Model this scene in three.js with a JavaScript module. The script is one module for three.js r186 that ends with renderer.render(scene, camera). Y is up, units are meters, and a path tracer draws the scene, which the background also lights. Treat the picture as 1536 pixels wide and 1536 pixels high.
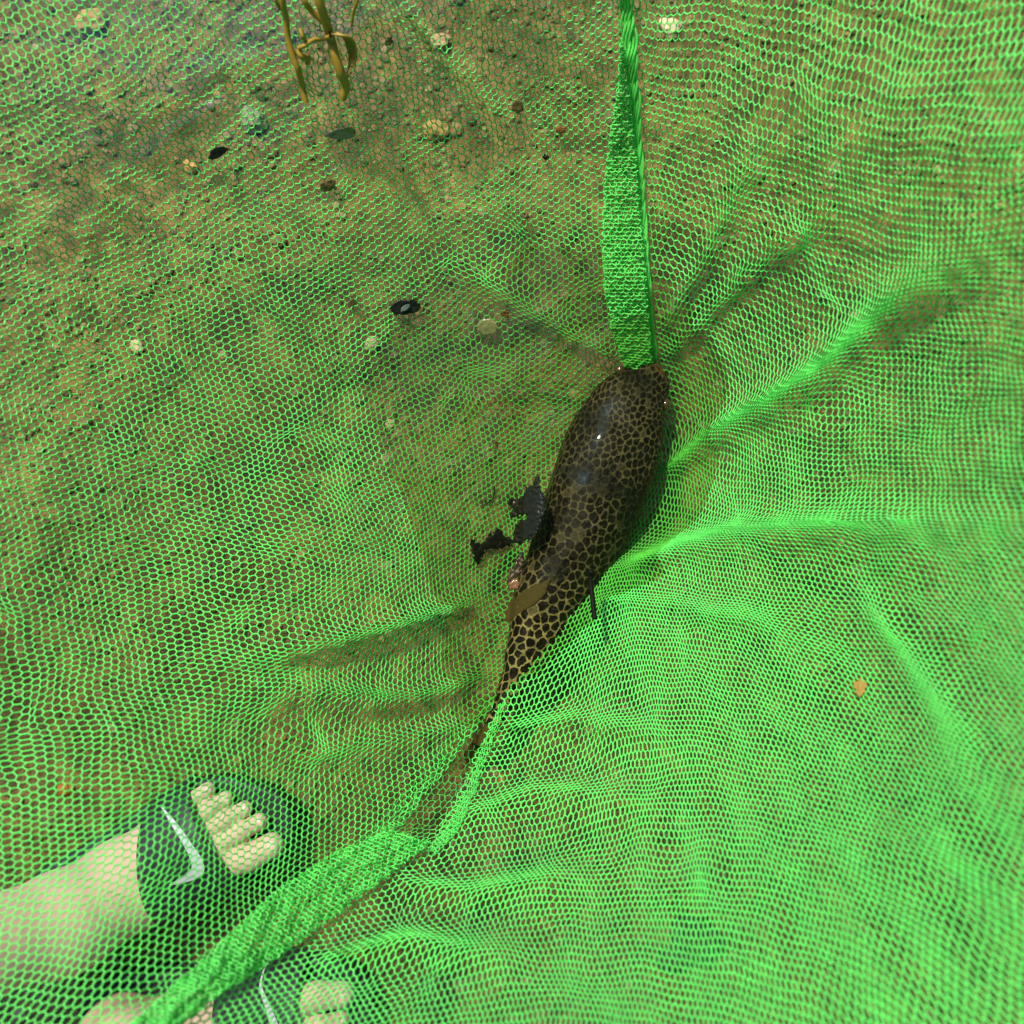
import * as THREE from 'three';
import { Sky } from 'three/addons/objects/Sky.js';
import { mergeGeometries } from 'three/addons/utils/BufferGeometryUtils.js';
import { createNoise2D, createNoise3D } from 'simplex-noise';

// ---------------------------------------------------------------- camera, sky, sun, exposure
const scene = new THREE.Scene();
const H = 1.15, F = 1540;                       // lens height above the sea bed; focal length in photo pixels
const camera = new THREE.PerspectiveCamera(2 * Math.atan(768 / F) * 180 / Math.PI, 1, 0.02, 200);
camera.position.set(0, H, 0);
camera.up.set(0, 0, -1);
camera.lookAt(0, 0, 0);
camera.focus = 0.97;
camera.userData.fStop = 5.2;
const sunDir = new THREE.Vector3(-0.33, 1, -0.62).normalize();
const sky = new Sky();
sky.name = 'sky';
sky.scale.setScalar(10000);
sky.material.uniforms.sunPosition.value.copy(sunDir);
sky.material.uniforms.turbidity.value = 8;
sky.material.uniforms.rayleigh.value = 0.3;
sky.material.uniforms.mieCoefficient.value = 0.004;
sky.userData.kind = 'structure';
scene.add(sky);
scene.environmentIntensity = 0.3;
const sun = new THREE.DirectionalLight(0xffecd0, 4.4);
sun.position.copy(sunDir).multiplyScalar(6);
sun.castShadow = true;
sun.shadow.radius = 8;
sun.shadow.mapSize.set(4096, 4096);
Object.assign(sun.shadow.camera, { left: -1.5, right: 1.5, top: 1.5, bottom: -1.5, near: 1, far: 12 });
scene.add(sun, sun.target);
const renderer = new THREE.WebGLRenderer({ antialias: true });
renderer.setSize(1024, 1024);
renderer.shadowMap.enabled = true;
renderer.toneMapping = THREE.LinearToneMapping;
renderer.toneMappingExposure = 1.36;

// ---------------------------------------------------------------- helpers
function rng(seed) { let a = seed >>> 0; return () => { a = (a + 0x6D2B79F5) | 0; let t = Math.imul(a ^ (a >>> 15), 1 | a); t = (t + Math.imul(t ^ (t >>> 7), 61 | t)) ^ t; return ((t ^ (t >>> 14)) >>> 0) / 4294967296; }; }
const R = rng(20240);
const n2 = createNoise2D(rng(5)), n3 = createNoise3D(rng(6));
const lerp = (a, b, t) => a + (b - a) * t, clamp = (x, a, b) => Math.min(b, Math.max(a, x));
const smooth = (a, b, x) => { const t = clamp((x - a) / (b - a), 0, 1); return t * t * (3 - 2 * t); };
const V = (x, y, z) => new THREE.Vector3(x, y, z);
const pix = (X, Y, d) => V((X - 768) / F * d, H - d, (Y - 768) / F * d);     // photo pixel + distance below the lens -> metres
const lin = (r, g, b) => new THREE.Color().setRGB(r, g, b);
const taken = {};
function numbered(n) { const k = taken[n] = (taken[n] ?? -1) + 1; return k ? `${n}_${String(k).padStart(3, '0')}` : n; }
function tag(o, label, category, group) { o.userData.label = label; o.userData.category = category; if (group) o.userData.group = group; return o; }
function mesh(name, g, m, parent) { const o = new THREE.Mesh(g, m); o.name = parent && parent !== scene ? name : numbered(name); o.castShadow = o.receiveShadow = true; (parent || scene).add(o); return o; }
function geo(pos, idx, nor, uv) {
  const g = new THREE.BufferGeometry();
  g.setAttribute('position', new THREE.Float32BufferAttribute(pos, 3));
  if (uv) g.setAttribute('uv', new THREE.Float32BufferAttribute(uv, 2));
  g.setIndex(idx);
  if (nor) g.setAttribute('normal', new THREE.Float32BufferAttribute(nor, 3)); else g.computeVertexNormals();
  return g;
}
function tex(w, h, f, srgb = true, wrap = true) {          // f(x, y) -> [r, g, b] in 0..1
  const a = new Uint8Array(w * h * 4);
  for (let y = 0; y < h; y++) for (let x = 0; x < w; x++) { const c = f(x / w, y / h), k = (y * w + x) * 4; for (let i = 0; i < 3; i++) a[k + i] = clamp(Math.round(c[i] * 255), 0, 255); a[k + 3] = 255; }
  const t = new THREE.DataTexture(a, w, h); t.magFilter = THREE.LinearFilter; t.minFilter = THREE.LinearMipmapLinearFilter; t.generateMipmaps = true;
  if (srgb) t.colorSpace = THREE.SRGBColorSpace;
  if (wrap) t.wrapS = t.wrapT = THREE.RepeatWrapping;
  t.needsUpdate = true; return t;
}
function polyX(line, Y) { // x of a line that runs down the photo
  for (let i = 0; i < line.length - 1; i++) { const [x0, y0] = line[i], [x1, y1] = line[i + 1]; if (Y <= y1) return lerp(x0, x1, (Y - y0) / (y1 - y0)); }
  const [x0, y0] = line[line.length - 2], [x1, y1] = line[line.length - 1]; return lerp(x0, x1, (Y - y0) / (y1 - y0));
}

function surfaceNet(sdf, lo, hi, cell) {
  const n = [0, 1, 2].map((i) => Math.ceil((hi[i] - lo[i]) / cell) + 1), [nx, ny, nz] = n, val = new Float32Array(nx * ny * nz);
  for (let z = 0, k = 0; z < nz; z++) for (let y = 0; y < ny; y++) for (let x = 0; x < nx; x++, k++) val[k] = sdf(lo[0] + x * cell, lo[1] + y * cell, lo[2] + z * cell);
  const at = new Int32Array(nx * ny * nz).fill(-1), pos = [], nor = [], idx = [], I = (x, y, z) => (z * ny + y) * nx + x;
  for (let z = 0; z < nz - 1; z++) for (let y = 0; y < ny - 1; y++) for (let x = 0; x < nx - 1; x++) {
    let c = 0, sx = 0, sy = 0, sz = 0;
    const edge = (ax, ay, az, bx, by, bz) => { const a = val[I(x + ax, y + ay, z + az)], b = val[I(x + bx, y + by, z + bz)]; if ((a < 0) !== (b < 0)) { const t = a / (a - b); sx += ax + (bx - ax) * t; sy += ay + (by - ay) * t; sz += az + (bz - az) * t; c++; } };
    for (const i of [0, 1]) for (const j of [0, 1]) { edge(0, i, j, 1, i, j); edge(i, 0, j, i, 1, j); edge(i, j, 0, i, j, 1); }
    if (c) { const p = [lo[0] + (x + sx / c) * cell, lo[1] + (y + sy / c) * cell, lo[2] + (z + sz / c) * cell], e = cell * .5, g = V(sdf(p[0] + e, p[1], p[2]) - sdf(p[0] - e, p[1], p[2]), sdf(p[0], p[1] + e, p[2]) - sdf(p[0], p[1] - e, p[2]), sdf(p[0], p[1], p[2] + e) - sdf(p[0], p[1], p[2] - e)).normalize(); at[I(x, y, z)] = pos.length / 3; pos.push(...p); nor.push(g.x, g.y, g.z); }
  }
  const quad = (a, b, c, d, flip) => { if (a < 0 || b < 0 || c < 0 || d < 0) return; if (flip) idx.push(a, c, b, a, d, c); else idx.push(a, b, c, a, c, d); };
  for (let z = 1; z < nz - 1; z++) for (let y = 1; y < ny - 1; y++) for (let x = 1; x < nx - 1; x++) {
    const s = val[I(x, y, z)] < 0;
    if (s !== val[I(x + 1, y, z)] < 0) quad(at[I(x, y - 1, z - 1)], at[I(x, y, z - 1)], at[I(x, y, z)], at[I(x, y - 1, z)], !s);
    if (s !== val[I(x, y + 1, z)] < 0) quad(at[I(x - 1, y, z - 1)], at[I(x - 1, y, z)], at[I(x, y, z)], at[I(x, y, z - 1)], !s);
    if (s !== val[I(x, y, z + 1)] < 0) quad(at[I(x - 1, y - 1, z)], at[I(x, y - 1, z)], at[I(x, y, z)], at[I(x - 1, y, z)], !s);
  }
  return geo(pos, idx, nor);
}

// ---------------------------------------------------------------- sea bed, gravel, water
const WATER = 0.132;
function bedY(x, z) {
  const s = -0.62 * x + 0.78 * z;                         // rises to the shore on the person's side
  let y = 0.018 + 0.19 * s;
  if (s > 0.5) y = 0.018 + 0.095 + (s - 0.5) * 0.12;
  if (s < -0.4) y = 0.018 - 0.076 + (s + 0.4) * 0.1;
  y = clamp(y, -0.6, 1.2);
  return y + 0.006 * n2(x * 4, z * 4) + 0.0025 * n2(x * 17 + 9, z * 17) + 0.001 * n2(x * 60, z * 60 + 4);
}
function warpedSheet(n, half, fine, fy) {                  // fine in the middle, coarse out to the horizon
  const c = [];
  for (let i = 0; i <= n; i++) { const t = i / n * 2 - 1; c.push(Math.sign(t) * (Math.abs(t) < 0.8 ? Math.abs(t) / 0.8 * fine : fine + (half - fine) * Math.pow((Math.abs(t) - 0.8) / 0.2, 3))); }
  const pos = [], idx = [], uv = [];
  for (let j = 0; j <= n; j++) for (let i = 0; i <= n; i++) { pos.push(c[i], fy(c[i], c[j]), c[j]); uv.push(c[i], c[j]); }
  for (let j = 0; j < n; j++) for (let i = 0; i < n; i++) { const a = j * (n + 1) + i, b = a + 1, d = a + n + 1, e = d + 1; idx.push(a, d, b, b, d, e); }
  return geo(pos, idx, null, uv);
}
const sandTex = tex(1024, 1024, (u, v) => {
  const a = u * Math.PI * 2, b = v * Math.PI * 2;
  const t = (f, o) => n3(Math.cos(a) * f + o, Math.sin(a) * f + Math.cos(b) * f * 0.7, Math.sin(b) * f - o);
  const big = t(1.2, 3), mid = t(5, 7), fin = t(22, 1), g = R() - 0.5, sp = R();
  let k = 0.86 + 0.14 * big + 0.16 * mid + 0.12 * fin + 0.25 * g;
  let c = [0.56 * k, 0.50 * k, 0.34 * k];
  const gr = smooth(0.1, 0.6, t(3, 20)); c = [lerp(c[0], 0.43 * k, gr), lerp(c[1], 0.40 * k, gr), lerp(c[2], 0.29 * k, gr)];
  if (sp > 0.985) c = [0.66, 0.6, 0.45]; else if (sp < 0.03) c = [0.2, 0.17, 0.11];
  return c;
});
sandTex.repeat.set(1.6, 1.6);
const sandBump = tex(512, 512, () => { const g = R(); return [g, g, g]; }, false); sandBump.repeat.set(4, 4);
const bed = mesh('seabed', warpedSheet(220, 60, 1.5, bedY), new THREE.MeshStandardMaterial({ map: sandTex, bumpMap: sandBump, bumpScale: 0.002, roughness: 0.95 }));
bed.userData.kind = 'structure';
function waveY(x, z) {
  const fade = Math.max(0, 1 - Math.max(Math.abs(x), Math.abs(z)) / 1.6);
  const wx = x + 0.02 * n2(x * 9, z * 9), wz = z + 0.02 * n2(x * 9 + 40, z * 9);
  return WATER + fade * (0.0007 * n2(wx * 13, wz * 19) + 0.00028 * n2(wx * 34 + 8, wz * 42) + 0.00014 * n2(wx * 90, wz * 80 + 3));
}
const water = mesh('water', warpedSheet(440, 60, 1.1, waveY), new THREE.MeshPhysicalMaterial({ color: lin(0.83, 0.80, 0.64), transmission: 1, thickness: 0, ior: 1.33, specularIntensity: 0.3, roughness: 0.06 }));
water.userData.kind = 'structure';

function pebbleGeo(seed) {
  const g = new THREE.IcosahedronGeometry(1, 2), p = g.attributes.position;
  for (let i = 0; i < p.count; i++) { const v = V().fromBufferAttribute(p, i); const k = 1 + 0.28 * n3(v.x * 1.1 + seed * 7, v.y * 1.1, v.z * 1.1) + 0.07 * n3(v.x * 3 + seed, v.y * 3, v.z * 3); p.setXYZ(i, v.x * k, v.y * k * 0.62, v.z * k); }
  g.computeVertexNormals(); return g;
}
const pebGeos = [0, 1, 2, 3].map(pebbleGeo);
const pebMat = new THREE.MeshStandardMaterial({ color: 0xffffff, roughness: 0.7 });
const pebTones = [[.19, .13, .06, 5], [.15, .115, .06, 4], [.17, .155, .11, 4], [.30, .22, .11, 2.5], [.04, .036, .022, 2], [.36, .31, .22, .6], [.10, .11, .07, 2], [.24, .12, .06, 1], [.33, .25, .2, .8]];
const toneSum = pebTones.reduce((s, t) => s + t[3], 0);
const pickTone = () => { let k = R() * toneSum; for (const t of pebTones) if ((k -= t[3]) < 0) return t; return pebTones[0]; };
const gravel = new THREE.Group(); gravel.name = 'gravel'; gravel.userData.kind = 'stuff'; tag(gravel, 'mixed brown and grey gravel covering the sandy sea bed', 'gravel'); scene.add(gravel);
pebGeos.forEach((g, k) => {
  const N = 5000, im = new THREE.InstancedMesh(g, pebMat, N), m = new THREE.Matrix4(), q = new THREE.Quaternion();
  im.name = 'pebbles'; im.userData.kind = 'stuff'; im.castShadow = im.receiveShadow = true;
  for (let i = 0; i < N; i++) {
    let x, z, s; const far = i > N * 0.8;
    do { x = (R() * 2 - 1) * (far ? 1.5 : 0.72); z = (R() * 2 - 1) * (far ? 1.5 : 0.72); } while (n2(x * 3.5 + 3, z * 3.5) < -0.35 && R() < 0.75);
    const u = R(); s = 0.0018 + 0.0042 * u * u * u + (R() < 0.03 ? 0.005 * R() : 0);
    q.setFromEuler(new THREE.Euler((R() - .5) * .7, R() * 6.28, (R() - .5) * .7));
    m.compose(V(x, bedY(x, z) + s * 0.12, z), q, V(s * (0.8 + 0.5 * R()), s * (.8 + .3 * R()), s * (.7 + .4 * R())));
    im.setMatrixAt(i, m);
    const t = pickTone(), j = 0.75 + 0.5 * R(), mu = .45; im.setColorAt(i, lin(lerp(t[0], .19, mu) * j, lerp(t[1], .155, mu) * j, lerp(t[2], .08, mu) * j));
  }
  gravel.add(im);
});

// ---------------------------------------------------------------- the net's sheet: distance below the lens for each direction
const S = 1.17, RIMX = 1800, RIMY = 1800, rimD = (a) => 0.475 + 0.045 * (-0.55 * Math.cos(a) - 0.83 * Math.sin(a));   // the hoop, a little tilted
const ctrl = [
  [0, 0, .66], [250, 0, .69], [500, 0, .70], [720, 0, .73], [938, 0, .745], [1250, 0, .67], [1536, 0, .56], [1536, 400, .54], [1536, 768, .53], [1536, 1150, .50], [1536, 1536, .46], [1150, 1536, .51], [768, 1536, .55], [450, 1536, .57], [180, 1536, .55], [0, 1536, .56], [0, 1150, .63], [0, 768, .69], [0, 400, .69],
  [300, 300, .77], [150, 150, .69], [600, 200, .79], [600, 400, .85], [450, 400, .81], [800, 300, .85], [950, 300, .85], [955, 480, .90], [850, 450, .89], [1100, 200, .76], [1300, 250, .65], [1150, 420, .79], [1300, 500, .70], [1060, 540, .89],
  [300, 650, .79], [500, 600, .85], [650, 520, .895], [700, 650, .92], [780, 620, .93], [850, 560, .93], [980, 575, .945], [1030, 660, .945], [900, 760, .955], [800, 850, .95], [760, 950, .935], [740, 1040, .915], [650, 720, .90], [700, 760, .915], [620, 850, .855], [450, 850, .78], [250, 950, .74], [400, 1000, .74], [600, 1000, .825], [700, 980, .885],
  [250, 1200, .63], [400, 1200, .70], [550, 1150, .78], [650, 1110, .84], [600, 1250, .77], [400, 1400, .65], [200, 1400, .59],
  [1010, 800, .90], [960, 880, .88], [880, 950, .875], [810, 1050, .87], [1100, 750, .82], [1250, 750, .71], [1400, 750, .61], [1000, 950, .82], [1150, 900, .75], [1300, 1000, .655], [850, 1150, .80], [1000, 1150, .735], [720, 1250, .76], [900, 1300, .69], [1100, 1300, .62], [1300, 1300, .55], [700, 1400, .65], [1150, 620, .80], [1350, 620, .66],
];
for (let k = 0; k < 34; k++) { const a = k / 34 * Math.PI * 2; ctrl.push([768 + RIMX * Math.cos(a), 768 + RIMY * Math.sin(a), rimD(a)]); }
function solveRBF(pts) {                                   // r^3 spline with a plane, slightly smoothed
  const n = pts.length, m = n + 3, A = [], phi = (a, b) => { const r = Math.hypot(a[0] - b[0], a[1] - b[1]) / 500; return r * r * r; };
  for (let i = 0; i < m; i++) { A.push(new Float64Array(m + 1)); for (let j = 0; j < m; j++) A[i][j] = i < n && j < n ? phi(pts[i], pts[j]) + (i === j ? 0.004 : 0) : i < n ? [1, pts[i][0] / 500, pts[i][1] / 500][j - n] : j < n ? [1, pts[j][0] / 500, pts[j][1] / 500][i - n] : 0; A[i][m] = i < n ? pts[i][2] : 0; }
  for (let c = 0; c < m; c++) { let p = c; for (let r = c + 1; r < m; r++) if (Math.abs(A[r][c]) > Math.abs(A[p][c])) p = r; [A[c], A[p]] = [A[p], A[c]]; for (let r = 0; r < m; r++) if (r !== c) { const f = A[r][c] / A[c][c]; if (f) for (let k = c; k <= m; k++) A[r][k] -= f * A[c][k]; } }
  const w = A.map((row, i) => row[m] / row[i]);
  return (X, Y) => { let s = w[n] + w[n + 1] * X / 500 + w[n + 2] * Y / 500; for (let i = 0; i < n; i++) { const dx = (X - pts[i][0]) / 500, dy = (Y - pts[i][1]) / 500, q = dx * dx + dy * dy; s += w[i] * q * Math.sqrt(q); } return s; };
}
const rbf = solveRBF(ctrl);
const G0 = -1080, GS = 10, GN = 374;
function gridOf(f) {
  const a = new Float32Array(GN * GN);
  for (let j = 0; j < GN; j++) for (let i = 0; i < GN; i++) a[j * GN + i] = f(G0 + i * GS, G0 + j * GS);
  return (X, Y) => { const u = clamp((X - G0) / GS, 0, GN - 1.001), v = clamp((Y - G0) / GS, 0, GN - 1.001), i = u | 0, j = v | 0, s = u - i, t = v - j, k = j * GN + i; return (a[k] * (1 - s) + a[k + 1] * s) * (1 - t) + (a[k + GN] * (1 - s) + a[k + GN + 1] * s) * t; };
}
// pleats: [points, height towards the lens (m), width above/left, width below/right in photo pixels]
const pleats = [
  [[[985, 720], [1060, 650], [1150, 600], [1240, 540], [1340, 450], [1450, 380], [1620, 290]], .026, 34, 46],
  [[[930, 850], [1010, 815], [1110, 792], [1250, 780], [1420, 785], [1600, 780]], .020, 26, 40],
  [[[900, 900], [1010, 900], [1140, 930], [1300, 1000]], .008, 22, 22],
  [[[760, 1090], [860, 1075], [980, 1090], [1130, 1150]], .010, 26, 26],
  [[[690, 1220], [800, 1180], [930, 1190], [1080, 1240]], .012, 26, 30],
  [[[600, 1320], [700, 1330], [830, 1310], [960, 1330]], .014, 26, 34],
  [[[470, 1440], [600, 1400], [720, 1420], [850, 1440]], .016, 24, 34],
  [[[720, 900], [640, 925], [540, 955], [430, 980], [330, 985], [220, 1010]], .016, 26, 26],
  [[[735, 1010], [650, 1040], [560, 1050], [450, 1030], [330, 1060], [180, 1120]], .013, 26, 30],
  [[[690, 1090], [600, 1110], [500, 1130], [400, 1120]], .010, 24, 24],
  [[[560, -40], [640, 60], [720, 150], [790, 240]], .011, 22, 22],
  [[[930, 540], [850, 500], [740, 430], [640, 390]], .009, 24, 24],
  [[[1000, 540], [1090, 440], [1180, 360], [1290, 300]], .010, 24, 24],
  [[[990, 500], [1060, 380], [1120, 250], [1160, 120]], .009, 22, 26],
  [[[1300, 900], [1400, 1050], [1470, 1200]], .009, 30, 30],
];
function pleat(X, Y) {
  let s = 0;
  for (const [line, amp, wa, wb] of pleats) {
    let best = 1e9, side = 1, at = 0;
    for (let i = 0; i < line.length - 1; i++) {
      const [x0, y0] = line[i], [x1, y1] = line[i + 1], dx = x1 - x0, dy = y1 - y0, t = clamp(((X - x0) * dx + (Y - y0) * dy) / (dx * dx + dy * dy), 0, 1);
      const ex = X - x0 - dx * t, ey = Y - y0 - dy * t, q = Math.hypot(ex, ey);
      if (q < best) { best = q; side = dx * ey - dy * ex; at = (i + t) / (line.length - 1); }
    }
    if (best > 150) continue;
    const w = (side * (line[1][0] > line[0][0] ? 1 : -1) > 0 ? wb : wa) * (.5 + .75 * at);
    s += 1.5 * amp * Math.exp(-(best * best) / (w * w)) * smooth(0, .12, at + .03) * (1 - smooth(.55, 1, at));
  }
  return s;
}
const snags = [[670, 393, 22, .7], [1195, 380, 20, .7], [1240, 440, 20, .65], [608, 482, 16, .6], [660, 605, 18, .7], [900, 425, 24, .5], [1110, 450, 20, .6]];
{ const q = rng(31); for (let k = 0; k < 110; k++) snags.push([q() * 1640 - 50, q() * 1640 - 50, 10 + 30 * q(), (q() < .7 ? 1 : -.7) * (.25 + .4 * q())]); }
function gather(X, Y) {                                    // cloth crowds together along each pleat
  let gx = 0, gy = 0;
  for (const [line, amp, wa, wb] of pleats) {
    let best = 1e9, ox = 0, oy = 0, at = 0;
    for (let i = 0; i < line.length - 1; i++) {
      const [x0, y0] = line[i], [x1, y1] = line[i + 1], dx = x1 - x0, dy = y1 - y0, t = clamp(((X - x0) * dx + (Y - y0) * dy) / (dx * dx + dy * dy), 0, 1), ex = X - x0 - dx * t, ey = Y - y0 - dy * t, q = Math.hypot(ex, ey);
      if (q < best) { best = q; ox = ex; oy = ey; at = (i + t) / (line.length - 1); }
    }
    if (best > 160) continue;
    const w = (wa + wb) * (.55 + .7 * at), k = Math.min(.66, .32 + amp * 16) * Math.exp(-(best * best) / (w * w * .8)) * smooth(0, .1, at + .04) * (1 - smooth(.5, 1, at));
    gx -= ox * k; gy -= oy * k;
  }
  for (const [x, y, r, k] of snags) { const ex = X - x, ey = Y - y, q = ex * ex + ey * ey; if (q < r * r * 6) { const w = k * Math.exp(-q / (r * r)), e = ex * Math.cos(x) + ey * Math.sin(x); gx -= e * Math.cos(x) * w; gy -= e * Math.sin(x) * w; } }
  return [X + gx, Y + gy];
}
const crest = [[905, 856], [870, 900], [830, 952], [790, 1003], [766, 1034], [745, 1062]];   // the sheet folds over the fish's flank here
function crestLift(X, Y) {
  let best = 1e9, side = 1;
  for (let i = 0; i < crest.length - 1; i++) { const [x0, y0] = crest[i], [x1, y1] = crest[i + 1], dx = x1 - x0, dy = y1 - y0, t = clamp(((X - x0) * dx + (Y - y0) * dy) / (dx * dx + dy * dy), 0, 1), ex = X - x0 - dx * t, ey = Y - y0 - dy * t, q = Math.hypot(ex, ey); if (q < best) { best = q; side = dx * ey - dy * ex; } }
  const right = side < 0, w = right ? 46 : 11;
  return 0.034 * Math.exp(-(best * best) / (w * w));
}
const wob = (X, Y) => 0.0035 * n2(X / 160, Y / 160) + 0.0022 * n2(X / 60 + 30, Y / 60);
const smoothD = gridOf((X, Y) => rbf(X, Y) * S - 0.7 * pleat(X, Y));
const netD = (() => { const g = gridOf((X, Y) => rbf(X, Y) * S - pleat(X, Y) + wob(X, Y)); return (X, Y) => g(X, Y) - (X > 690 && X < 980 && Y > 800 && Y < 1120 ? crestLift(X, Y) : 0); })();
const netAt = (X, Y, lift = 0) => pix(X, Y, netD(X, Y) - lift);

// cloth lengths measured outwards from the lowest point, so that the mesh keeps its true size along the slopes
const CX = 865, CY = 770, NA = 720, NR = 660, RSTEP = 3;
const arc = [];
for (let a = 0; a < NA; a++) {
  const th = a / NA * Math.PI * 2, col = new Float32Array(NR); let p = pix(CX, CY, smoothD(CX, CY));
  for (let r = 1; r < NR; r++) { const X = CX + Math.cos(th) * r * RSTEP, Y = CY + Math.sin(th) * r * RSTEP, q = pix(X, Y, smoothD(X, Y)); const lobe = Math.max(0, Math.cos(th - 0.75)); col[r] = col[r - 1] + q.distanceTo(p) * (1 + (0.18 + 0.55 * lobe) * Math.exp(-r * RSTEP / 250)); p = q; }
  arc.push(col);
}
for (let pass = 0; pass < 6; pass++) for (let r = 1; r < NR; r++) { const c = arc.map((x) => x[r]); for (let a = 0; a < NA; a++) arc[a][r] = (c[(a + NA - 2) % NA] + c[(a + NA - 1) % NA] + c[a] + c[(a + 1) % NA] + c[(a + 2) % NA]) / 5; }
function clothToPixel(u, v) {
  const s = Math.hypot(u, v), a = ((Math.atan2(v, u) / (Math.PI * 2) + 1) % 1) * NA, a0 = Math.floor(a) % NA, a1 = (a0 + 1) % NA, f = a - Math.floor(a);
  const inv = (col) => { if (s >= col[NR - 1]) return NR; let lo = 0, hi = NR - 1; while (hi - lo > 1) { const m = (lo + hi) >> 1; if (col[m] > s) hi = m; else lo = m; } return lo + (s - col[lo]) / (col[hi] - col[lo]); };
  const r = lerp(inv(arc[a0]), inv(arc[a1]), f) * RSTEP;
  return [CX + r * u / (s || 1), CY + r * v / (s || 1)];
}
// a strand: three-sided prism between two knots
class Strands {
  constructor() { this.p = []; this.n = []; this.i = []; }
  add(a, b, r) {
    const d = b.clone().sub(a), L = d.length(); if (L < 1e-5 || L > 0.03) return; d.divideScalar(L);
    const e = Math.abs(d.y) < 0.9 ? V(0, 1, 0).cross(d).normalize() : V(1, 0, 0).cross(d).normalize(), g = d.clone().cross(e), k = this.p.length / 3;
    const a2 = a.clone().addScaledVector(d, -r * .5), b2 = b.clone().addScaledVector(d, r * .5);
    for (let j = 0; j < 3; j++) { const t = j * 2.0944 + 0.5236, c = Math.cos(t), s = Math.sin(t), nx = e.x * c + g.x * s, ny = e.y * c + g.y * s, nz = e.z * c + g.z * s; this.p.push(a2.x + nx * r, a2.y + ny * r, a2.z + nz * r, b2.x + nx * r, b2.y + ny * r, b2.z + nz * r); this.n.push(nx, ny, nz, nx, ny, nz); }
    for (let j = 0; j < 3; j++) { const q = (j + 1) % 3; this.i.push(k + j * 2, k + q * 2, k + j * 2 + 1, k + j * 2 + 1, k + q * 2, k + q * 2 + 1); }
  }
  build() { return geo(this.p, this.i, this.n); }
}
// hexagon knots over a cloth rectangle; place(u, v) -> Vector3 or null
function hexNet(st, u0, u1, v0, v1, pitch, turn, sx, sy, radius, place, jit = 0.11) {
  const e = pitch / Math.sqrt(3), c = Math.cos(turn), s = Math.sin(turn), memo = new Map();
  const knot = (i, j, w) => {                                    // two knots per cell
    const key = (i * 4096 + j) * 2 + w; if (memo.has(key)) return memo.get(key);
    const x = (i * 1.5 * e + (w ? e : 0)) * sx + (R() - .5) * jit * pitch, y = ((j + (i & 1) / 2) * pitch) * sy + (R() - .5) * jit * pitch;
    const p = place(x * c - y * s, x * s + y * c); memo.set(key, p); return p;
  };
  const diag = Math.max(Math.abs(u0), Math.abs(u1), Math.abs(v0), Math.abs(v1)) * 1.42, ni = Math.ceil(diag / (1.5 * e * sx)), nj = Math.ceil(diag / (pitch * sy));
  for (let i = -ni; i <= ni; i++) for (let j = -nj; j <= nj; j++) {
    const a = knot(i, j, 0); if (!a) continue;
    const odd = i & 1, ends = [knot(i, j, 1), knot(i - 1, odd ? j : j - 1, 1), knot(i - 1, odd ? j + 1 : j, 1)];
    for (const b of ends) if (b) st.add(a, b, radius * (0.78 + 0.44 * R()));
  }
}
const netMat = new THREE.MeshPhysicalMaterial({ color: lin(0.10, 0.74, 0.09), roughness: 0.8, transmission: 0.3, thickness: 0 });
const net = new THREE.Group(); net.name = 'hand_net'; scene.add(net);
tag(net, 'bright green mesh hand net sagging into a bag around the spotted fish', 'net');
const seamLeft = [[900, -500], [936, -40], [938, 0], [950, 150], [962, 300], [972, 450], [982, 560], [930, 700], [850, 850], [800, 950], [750, 1042], [690, 1110], [640, 1175], [575, 1252], [480, 1320], [390, 1410], [270, 1530], [100, 1720], [-300, 2100]];
const seamRight = [[900, -500], [936, -40], [938, 0], [950, 150], [962, 300], [972, 450], [982, 560], [930, 700], [850, 850], [800, 950], [752, 1046], [716, 1120], [690, 1180], [648, 1262], [572, 1306], [468, 1384], [376, 1442], [272, 1505], [80, 1700], [-310, 2100]];
const P0 = 0.0078;
const rim = (X, Y) => Math.hypot((X - 768) / (RIMX - 3), (Y - 768) / (RIMY - 3)) < 1;
function panel(name, keep, turn, sx, sy, r) {
  const st = new Strands();
  hexNet(st, -.9, .9, -.9, .9, P0, turn, sx, sy, r, (u, v) => {
    const ww = u + 0.004 * n2(u * 9, v * 9), wv = v + 0.004 * n2(u * 9 + 20, v * 9);
    const [X, Y] = gather(...clothToPixel(ww, wv)); return keep(X, Y) && rim(X, Y) ? netAt(X, Y) : null;
  });
  return mesh(name, st.build(), netMat, net);
}
panel('left_panel', (X, Y) => X < polyX(seamLeft, Y), -0.10, 0.93, 0.93, 0.00064);
panel('right_panel', (X, Y) => X > polyX(seamRight, Y), Math.PI / 2 + 0.10, 1.12, 0.94, 0.00075);

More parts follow.
